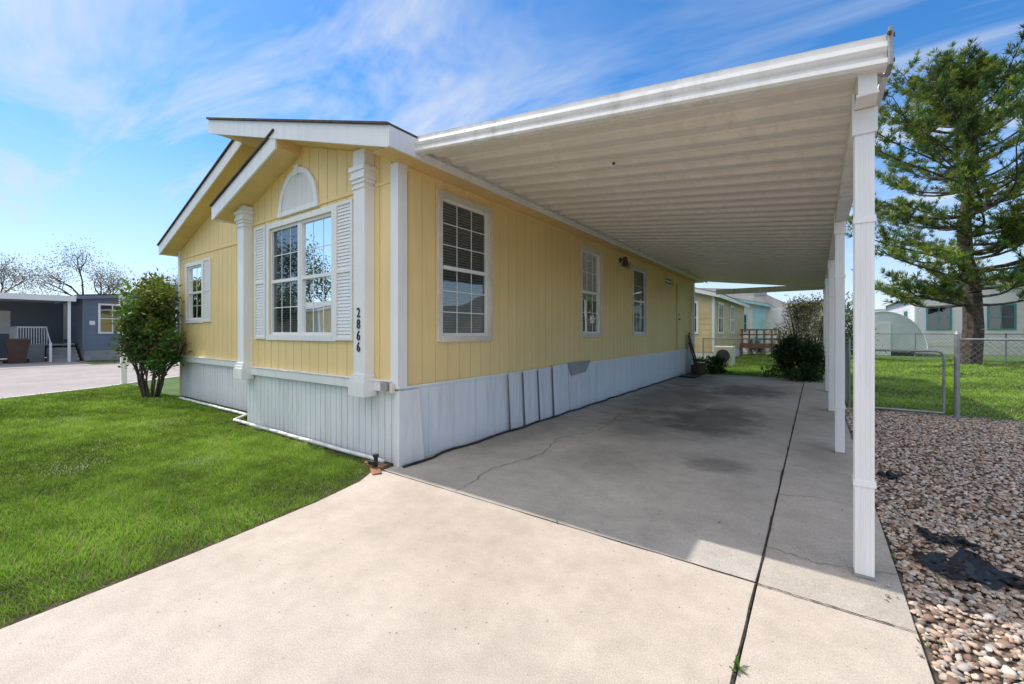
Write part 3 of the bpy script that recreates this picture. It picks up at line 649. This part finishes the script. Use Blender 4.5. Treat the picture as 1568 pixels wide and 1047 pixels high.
def shrub(name,x,y,rx,ry,z0,h,n,ls,cols,tw=10):
    T=empty(name); b=MB()
    for i in range(tw):
        a=random.uniform(0,6.28); b.tube((x+.1*math.cos(a),y+.1*math.sin(a),-.03),(x+rx*.7*math.cos(a),y+ry*.7*math.sin(a),z0+h*random.uniform(.5,.95)),.02,.006,5)
    b.build('stems',M['bark'],T)
    m_=60; a=rng.uniform(0,6.28,m_); u=rng.uniform(0,1,m_)**.5; zz=rng.uniform(0,1,m_)
    P=np.stack([x+rx*u*np.cos(a)*np.sqrt(1-zz*.75),y+ry*u*np.sin(a)*np.sqrt(1-zz*.75),z0+h*zz],1)
    k=rng.integers(0,m_,n); Cc=P[k]+rng.normal(0,h*.09,(n,3)); Cc[:,2]=np.maximum(Cc[:,2],.02)
    c=np.array(cols)[rng.integers(0,len(cols),n)]*rng.uniform(.5,1.4,m_)[k][:,None]
    leaves('foliage',Cc,rng.normal(0,1,(n,3))+[0,0,.4],ls*rng.uniform(.6,1.3,n),ls*.45*rng.uniform(.6,1.3,n),c,M['leaf'],T)
shrub('juniper_shrub',-.5,14.9,.85,.55,.05,1.1,11000,.08,[(.03,.07,.02),(.05,.09,.03)])
shrub('dry_shrub',-.25,15.9,.85,.55,.8,1.5,6000,.07,[(.42,.36,.15),(.46,.33,.20),(.28,.28,.11)],16)
shrub('ground_plant',-2.75,15.6,.5,.4,.0,.5,2500,.08,[(.05,.11,.03),(.07,.14,.04)])
shrub('green_shrub',1.1,27.5,1.2,1,.3,2.6,5000,.12,[(.06,.13,.03),(.12,.18,.05)])
shrub('purple_shrub',-3.1,30.2,.5,.5,.1,.8,1500,.1,[(.12,.05,.05),(.08,.08,.04)])

# ================= FENCES =================
def mesh_wires(w,fn,a,bnd,h,sp,wr,zo=0):
    s=a-h
    while s<bnd:
        for sg in (0,1):
            a0,a1=max(s,a),min(s+h,bnd)
            if a1<=a0: continue
            za,zb=a0-s,a1-s
            if sg: za,zb=h-za,h-zb
            w.tube(fn(a0,za+zo),fn(a1,zb+zo),wr,n=4)
        s+=sp
def chain_fence(name,p0,p1,h,sp=.085,post=2.4,wr=.0025,pr=.026):
    T=empty(name); p0=Vector((*p0,0));p1=Vector((*p1,0)); L=(p1-p0).length; d=(p1-p0)/L
    b=MB(); n=max(1,round(L/post))
    for i in range(n+1):
        p=p0+d*(L*i/n); b.tube(p-Vector((0,0,.1)),p+Vector((0,0,h+.03)),pr,n=10); b.tube(p+Vector((0,0,h+.03)),p+Vector((0,0,h+.06)),pr*1.2,.005,8)
    b.tube(p0+Vector((0,0,h)),p1+Vector((0,0,h)),.018,n=8); b.build('posts_and_rail',M['metal'],T,smooth=False)
    w=MB(); mesh_wires(w,lambda s,z:p0+d*s+Vector((0,0,z)),0,L,h,sp,wr); w.build('chain_mesh',M['metal'],T); return T
chain_fence('chain_link_fence',(1.85,9.8),(9.0,9.6),1.28)
chain_fence('chain_link_fence',(.50,10.0),(.50,17.4),1.2,pr=.02)
chain_fence('chain_link_fence',(-3.4,16.9),(-.2,16.9),1.15,pr=.02)
chain_fence('chain_link_fence',(1.0,28.8),(16,28.4),1.3,.16,3,.004)
T=empty('chain_link_gate'); b=MB(); gx0,gx1,gy,gh=.62,1.72,9.85,1.08; r=.10
path=[(gx0,.06),(gx0,gh-r)]+[(gx0+r-r*math.cos(t),gh-r+r*math.sin(t)) for t in np.linspace(0.2,math.pi/2,5)]+[(gx1-r+r*math.sin(t),gh-r+r*math.cos(t)) for t in np.linspace(0,math.pi/2,5)]+[(gx1,.06),(gx0,.06)]
for a,c in zip(path[:-1],path[1:]): b.tube((a[0],gy,a[1]),(c[0],gy,c[1]),.019,n=8)
b.tube((1.68,gy+.0,.85),(1.86,gy-.03,.87),.012); b.build('gate_frame',M['metal'],T)
w=MB(); mesh_wires(w,lambda s,z:Vector((s,gy,z)),gx0,gx1,gh-.06,.085,.0025,.06); w.build('gate_mesh',M['metal'],T)
b=MB(); b.tube((1.86,9.8,-.1),(1.86,9.8,1.36),.036,n=12); b.tube((1.86,9.8,1.36),(1.86,9.8,1.42),.042,.008,10); b.build('gate_post',M['metal'],T)

# ================= NEIGHBOURS =================
def simple_house(name,x0,x1,y0,y1,h,ridge,along,sid,roofm,trim,wins,base=M['whites'],ov=.3,fasm=None):
    T=empty(name); b=MB(); b.box(x0,x1,y0,y1,.5,h)
    if along=='y':
        xm=(x0+x1)/2; b.ex_y([(x0,h),(x1,h),(xm,h+ridge)],y0,y1)
    else:
        ym=(y0+y1)/2; b.ex_x([(y0,h),(y1,h),(ym,h+ridge)],x0,x1)
    b.build('walls',sid,T); bx('skirting',x0+.03,x1-.03,y0+.03,y1-.03,-.04,.5,base,T)
    l=MB(); z=.75
    while z<h-.1:
        l.box(x0-.012,x1+.012,y0-.012,y1+.012,z,z+.012); z+=.25
    l.build('siding_laps',sid,T)
    cb_=MB()
    for xx in (x0,x1):
        for yy in (y0,y1): cb_.box(xx-.05,xx+.05,yy-.05,yy+.05,.5,h)
    cb_.build('corner_boards',fasm or trim,T)
    b=MB(); f=MB()
    if along=='y':
        s=ridge/(xm-x0)
        for sg,xe in ((1,x0),(-1,x1)):
            xo=xe-sg*ov; zo=h-s*ov
            b.ex_y([(xo,zo+.04),(xm,h+ridge+.04),(xm,h+ridge+.10),(xo,zo+.10)],y0-ov,y1+ov)
            f.ex_y([(xo,zo-.12),(xm,h+ridge-.12),(xm,h+ridge+.038),(xo,zo+.038)],y0-ov-.02,y0-ov+.02); f.ex_y([(xo-.015,zo-.12),(xo+.015,zo-.12),(xo+.015,zo+.036),(xo-.015,zo+.036)],y0-ov+.021,y1+ov)
    else:
        s=ridge/(ym-y0)
        for sg,ye in ((1,y0),(-1,y1)):
            yo=ye-sg*ov; zo=h-s*ov
            b.ex_x([(yo,zo+.04),(ym,h+ridge+.04),(ym,h+ridge+.10),(yo,zo+.10)],x0-ov,x1+ov)
            for xx in (x0-ov,x1+ov-.03): f.ex_x([(yo,zo-.12),(ym,h+ridge-.12),(ym,h+ridge+.038),(yo,zo+.038)],xx,xx+.03)
            f.ex_x([(yo-.015,zo-.12),(yo+.015,zo-.12),(yo+.015,zo+.036),(yo-.015,zo+.036)],x0-ov+.031,x1+ov-.031)
    b.build('roof',roofm,T); f.build('fascia',fasm or trim,T)
    g=MB();t=MB();dk=MB()
    for (ax,s0,s1,z0,z1) in wins:
        fr={'S':Fr('x',y0-.013,-1),'E':Fr('y',x1+.013,1),'W':Fr('y',x0-.013,-1)}[ax]
        for (a,c,e,d_) in ((s0-.09,s0,z0-.09,z1+.09),(s1,s1+.09,z0-.09,z1+.09),(s0,s1,z1,z1+.09),(s0,s1,z0-.09,z0)): fr.box(t,a,c,.001,.04,e,d_)
        fr.box(t,(s0+s1)/2-.02,(s0+s1)/2+.02,.012,.03,z0,z1); fr.box(t,s0,s1,.0125,.029,(z0+z1)/2-.02,(z0+z1)/2+.02)
        fr.box(dk,s0,s1,.001,.005,z0,z1); g.add([fr.P(s0,.01,z0),fr.P(s1,.01,z0),fr.P(s1,.01,z1),fr.P(s0,.01,z1)],[(0,1,2,3)])
    t.build('window_trim',trim,T); dk.build('window_dark',M['dark'],T); g.build('window_glass',M['glass'],T)
    return T
T=simple_house('blue_gray_manufactured_house',-41,-29.5,4.75,12.5,3.15,.35,'x',M['bluegray'],M['shingle'],M['whites'],[('E',5.35,6.25,1.4,2.75),('E',8.5,9.5,1.4,2.7)],M['grays'],.25,M['bluegray'])
bx('house_number_plate',-29.485,-29.46,4.95,5.15,1.75,1.95,M['white'],T)
bx('porch_back_wall',-34.6,-34.5,-1.5,4.73,0,3.0,M['bluegray'],T); bx('porch_window',-34.49,-34.46,1.2,2.8,1.3,2.5,M['whites'],T)
bx('side_porch_door',-33.9,-33.0,4.66,4.73,1,3,M['white'],T)
K=empty('neighbour_carport'); b=MB(); b.box(-36,-29.0,-2.5,4.4,3.0,3.06); b.box(-29.0,-28.94,-2.5,4.4,2.86,3.12); b.build('roof',M['white'],K)
b=MB()
for (xx,yy) in ((-29.2,4.2),(-29.2,2.0),(-29.2,-.5),(-29.2,-2.4),(-34.3,-2.4)): b.box(xx-.05,xx+.05,yy-.05,yy+.05,-.04,3.0)
b.build('posts',M['white'],K)
K=empty('porch_deck'); b=MB(); b.box(-34,-30.8,2.7,4.65,.72,.80); b.box(-33.9,-30.9,2.75,2.8,-.04,.72); b.box(-30.9,-30.84,2.75,3.6,-.04,.72); b.build('deck',M['grays'],K)
b=MB()
for i in range(4): b.box(-30.8+.28*i,-30.8+.28*(i+1),3.65,4.63,-.04,.62-.17*i)
b.build('steps',M['grays'],K)
b=MB()
for i in range(12): yy=2.72+i*.085; b.box(-30.86,-30.83,yy,yy+.03,.8,1.6)
for i in range(24): xx=-34+i*.13; b.box(xx,xx+.03,2.72,2.75,.8,1.6)
b.box(-30.88,-30.81,2.7,3.68,1.6,1.66); b.box(-34,-30.88,2.7,2.77,1.6,1.66)
b.add([(-30.8,3.62,1.6),(-30.8,3.66,1.6),(-29.6,3.66,.8),(-29.6,3.62,.8),(-30.8,3.62,1.67),(-30.8,3.66,1.67),(-29.6,3.66,.87),(-29.6,3.62,.87)],[(0,1,2,3),(4,5,6,7),(0,1,5,4),(1,2,6,5),(2,3,7,6),(3,0,4,7)])
b.box(-29.66,-29.58,3.6,3.68,-.04,.9); b.build('railing',M['white'],K)
b=MB(); b.add([(-29.9,2.35,-.03),(-29.35,2.35,-.03),(-29.35,2.85,-.03),(-29.9,2.85,-.03),(-30,2.25,1.0),(-29.25,2.25,1.0),(-29.25,2.95,1.0),(-30,2.95,1.0)],[(0,3,2,1),(4,5,6,7),(0,1,5,4),(1,2,6,5),(2,3,7,6),(3,0,4,7)])
b.ex_x([(2.22,1.0),(2.98,1.0),(2.9,1.09),(2.3,1.09)],-30.03,-29.2); b.tube((-29.95,2.2,.06),(-29.95,3.0,.06),.1,n=10); b.build('trash_bin',M['bin'])
simple_house('tan_manufactured_house',-48,-34,13.8,19,3.3,.9,'x',M['tan'],M['graroof'],M['white'],[('E',15,16,1.4,2.6)])
simple_house('street_side_manufactured_house',-44,-31,-20,-12,3.2,1.0,'x',M['tan'],M['graroof'],M['white'],[('E',-18,-17,1.4,2.6),('E',-15,-14,1.4,2.6)])
T=empty('yard_lamp_post'); b=MB(); b.box(-15.1,-14.98,3.12,3.24,-.04,2.1); b.box(-15.14,-14.94,3.08,3.28,2.1,2.14); b.build('post',M['white'],T,.004)
b=MB(); b.box(-15.12,-14.96,3.1,3.26,2.145,2.36); b.build('lantern',M['poly'],T); b=MB(); b.add([(-15.16,3.06,2.365),(-14.92,3.06,2.365),(-14.92,3.3,2.365),(-15.16,3.3,2.365),(-15.04,3.18,2.48)],[(0,1,2,3),(0,1,4),(1,2,4),(2,3,4),(3,0,4)]); b.build('lantern_cap',M['black'],T)
simple_house('rear_yellow_house',-9.5,-3.7,20.5,30,3.1,.8,'y',M['tan'],M['graroof'],M['white'],[('E',21.6,22.8,1.4,2.7),('E',25,26,1.4,2.7),('S',-5.6,-4.4,1.4,2.7)])
T=simple_house('turquoise_cream_house',-9,-2.9,34,46,3.3,.7,'y',M['cream'],M['graroof'],M['turq'],[('S',-4.9,-4.0,1.4,2.6),('E',36,37.2,1.4,2.6)])
bx('turquoise_panel',-3.6,-2.97,33.96,33.985,.6,3.1,M['turq'],T)
bx('evap_cooler',-3.6,-2.9,35,36,4.0,4.6,M['metal'],T); 
bx('porch_post_wall',-2.83,-1.9,35,35.1,0,3.1,M['whites'],T)
simple_house('beige_house',-1.6,1.3,37.5,48,3.4,.5,'x',M['cream'],M['graroof'],M['tan'],[('S',-1.2,-.4,1.4,2.5)])
simple_house('white_teal_manufactured_house',5.3,10.4,38,52,3.9,.8,'y',M['whites'],M['graroof'],M['teal'],[('S',5.9,6.9,1.6,3.0),('S',8.6,9.6,1.6,3.0),('W',41,42,1.5,2.8)],fasm=M['whites'])
simple_house('gray_house',10.2,16,33.5,42,4.6,1.2,'x',M['grays'],M['groof'],M['groof'],[('S',10.8,11.8,1.6,3.2),('S',13,14,1.6,3.2)],M['grays'])
K=empty('wood_deck'); b=MB(); b.box(-4.4,-1.7,28.6,31,.62,.7)
for i in range(8): xx=-4.38+i*.378; b.box(xx,xx+.09,28.57,28.599,-.04,1.5)
b.box(-4.4,-1.7,28.5,28.56,1.48,1.56); b.box(-4.4,-1.7,28.52,28.56,.95,1.03); b.box(-4.4,-1.7,28.52,28.56,1.2,1.28); b.box(-4.4,-1.7,28.61,28.65,.45,.615)
for i in range(3): b.box(-1.69,-1.55+.25*(2-i),28.8,30,-.04+.2*i,.14+.2*i)
b.build('deck_and_railing',M['wood'],K)
T=empty('greenhouse_tunnel'); b=MB(); pts=[(3.2+2.0*math.cos(t),.25+2.35*math.sin(t)) for t in np.linspace(0,math.pi,25)]
b.ex_y(pts,33.5,40); b.build('cover',M['poly'],T,smooth=False)
b=MB()
for yy in (33.45,35.1,36.8,38.4):
    for p,q in zip(pts[:-1],pts[1:]): b.tube((p[0]*1.0,yy,p[1]+.02),(q[0],yy,q[1]+.02),.03,n=5)
b.box(2.7,3.6,33.40,33.47,0,1.9); b.build('ribs_and_door',M['whites'],T)
T=empty('air_conditioner'); bx('case',-3.45,-2.75,19.2,19.9,0,.8,M['cream'],T,.02); b=MB(); b.tube((-3.1,19.19,.42),(-3.1,19.17,.42),.26,n=20); b.build('fan_grille',M['dark'],T)
bx('rubber_step_mat',-3.42,-2.95,13.6,14.5,0,.05,M['black'],None,.01)
T=empty('garden_shovel'); b=MB(); b.tube((-3.3,15.1,.25),(-3.50,15.2,1.35),.016,n=8); b.box(-3.40,-3.18,15.0,15.03,.0,.3); b.tube((-3.54,15.2,1.36),(-3.44,15.2,1.36),.014); b.build('shovel',M['rust'],T,.004)
T=empty('plant_pot'); b=MB(); b.tube((-3.1,14.9,0),(-3.1,14.9,.38),.15,.2,16); b.build('pot',M['bin'],T); clump('pot_plant',-3.1,14.9,.4,60,.25,.03,.05,(.06,.12,.03),T)
T=empty('leaning_boards'); b=MB()
for i,(yy,hh) in enumerate(((14.95,1.3),(15.06,1.05),(15.2,1.2))):
    b.add([(-3.22+.02*i,yy,0),(-3.18+.02*i,yy,0),(-3.18+.02*i,yy+.1,0),(-3.22+.02*i,yy+.1,0),(-3.50,yy,hh),(-3.47,yy,hh),(-3.47,yy+.1,hh),(-3.50,yy+.1,hh)],[(0,3,2,1),(4,5,6,7),(0,1,5,4),(1,2,6,5),(2,3,7,6),(3,0,4,7)])
b.build('boards',M['rust'],T)
b=MB(); 
def hillring(R0,seed,hmax,a0,a1,n=90):
    r=random.Random(seed); ph=[r.uniform(0,6.28) for _ in range(5)]; vs=[]
    for i in range(n+1):
        a=a0+(a1-a0)*i/n; hh=hmax*(.55+.22*math.sin(a*7+ph[0])+.14*math.sin(a*17+ph[1])+.06*math.sin(a*41+ph[2])+.03*math.sin(a*93+ph[3]))
        for f,zf in ((1,0),(1.12,.55),(1.3,1),(1.6,0)): vs.append((R0*f*math.cos(a),R0*f*math.sin(a),hh*zf-.1))
    return vs,[(i*4+j,(i+1)*4+j,(i+1)*4+j+1,i*4+j+1) for i in range(n) for j in range(3)]
v,f=hillring(420,3,62,math.radians(20),math.radians(200)); b.add(v,f); b.build('hills',M['hill'])

# ================= LIGHT / WORLD =================
Lv=Vector((.78,.055,-1)).normalized()
sd=bpy.data.lights.new('sun','SUN'); sd.energy=3.9; sd.angle=math.radians(.5); sd.color=(1,.95,.87)
so=bpy.data.objects.new('sun',sd); COL.objects.link(so); so.rotation_euler=(-Lv).to_track_quat('Z','Y').to_euler(); so.location=(0,0,30)
Sv=-Lv; el=math.asin(Sv.z); rot=math.atan2(Sv.x,Sv.y)
w=bpy.data.worlds.new('World'); S.world=w; w.use_nodes=True; nt=w.node_tree; bg=nt.nodes['Background']
sky=N(nt,'ShaderNodeTexSky',sky_type='NISHITA'); sky.sun_disc=False; sky.sun_elevation=el; sky.sun_rotation=rot%(2*math.pi); sky.altitude=1400; sky.air_density=1.0; sky.dust_density=.6; sky.ozone_density=2.5
tc=N(nt,'ShaderNodeTexCoord'); sp=N(nt,'ShaderNodeSeparateXYZ'); nt.links.new(tc.outputs['Generated'],sp.inputs[0])
za=N(nt,'ShaderNodeMath',operation='ADD'); nt.links.new(sp.outputs['Z'],za.inputs[0]); za.inputs[1].default_value=.12
zm=N(nt,'ShaderNodeMath',operation='MAXIMUM'); nt.links.new(za.outputs[0],zm.inputs[0]); zm.inputs[1].default_value=.05
dx=N(nt,'ShaderNodeMath',operation='DIVIDE'); nt.links.new(sp.outputs['X'],dx.inputs[0]); nt.links.new(zm.outputs[0],dx.inputs[1])
dy=N(nt,'ShaderNodeMath',operation='DIVIDE'); nt.links.new(sp.outputs['Y'],dy.inputs[0]); nt.links.new(zm.outputs[0],dy.inputs[1])
cb=N(nt,'ShaderNodeCombineXYZ'); nt.links.new(dx.outputs[0],cb.inputs[0]); nt.links.new(dy.outputs[0],cb.inputs[1])
mp=N(nt,'ShaderNodeMapping'); nt.links.new(cb.outputs[0],mp.inputs[0]); mp.inputs['Rotation'].default_value=(0,0,math.radians(-20)); mp.inputs['Scale'].default_value=(.5,1.6,1); mp.inputs['Location'].default_value=(3.1,1.7,0)
n1=noise(nt,1.15,5,.66,mp.outputs[0],.9); n2=noise(nt,.42,2,.5,cb.outputs[0])
f1=maprange(nt,n1.outputs['Fac'],.40,.70,0,1); f2=maprange(nt,n2.outputs['Fac'],.38,.56,.3,1)
cl=mul(nt,f1,f2)
hz=maprange(nt,sp.outputs['Z'],0,.36,.8,0)
sb=mul(nt,maprange(nt,sp.outputs['Y'],.15,-.4,0,.9),maprange(nt,sp.outputs['Z'],.30,.62,0,1))  # unseen bright cloud bank behind the camera, added to fill-light the front facade
mxx=N(nt,'ShaderNodeMath',operation='MAXIMUM'); nt.links.new(cl,mxx.inputs[0]); nt.links.new(hz,mxx.inputs[1])
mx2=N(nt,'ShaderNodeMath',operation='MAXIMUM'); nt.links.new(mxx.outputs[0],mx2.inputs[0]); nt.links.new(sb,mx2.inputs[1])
hs=N(nt,'ShaderNodeHueSaturation'); hs.inputs['Saturation'].default_value=1.3; hs.inputs['Value'].default_value=1.7; nt.links.new(sky.outputs[0],hs.inputs['Color'])
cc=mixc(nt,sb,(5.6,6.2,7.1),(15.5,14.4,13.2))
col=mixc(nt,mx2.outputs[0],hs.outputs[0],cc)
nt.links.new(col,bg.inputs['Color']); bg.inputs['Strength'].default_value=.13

# ================= CAMERA =================
cd=bpy.data.cameras.new('camera'); cam=bpy.data.objects.new('camera',cd); COL.objects.link(cam); S.camera=cam
cam.location=(0,0,1.4); cam.rotation_euler=(math.radians(90),0,math.radians(35.6)); cd.sensor_width=36; cd.lens=650/1568*36; cd.shift_y=-.0099; cd.clip_start=.05; cd.clip_end=3000
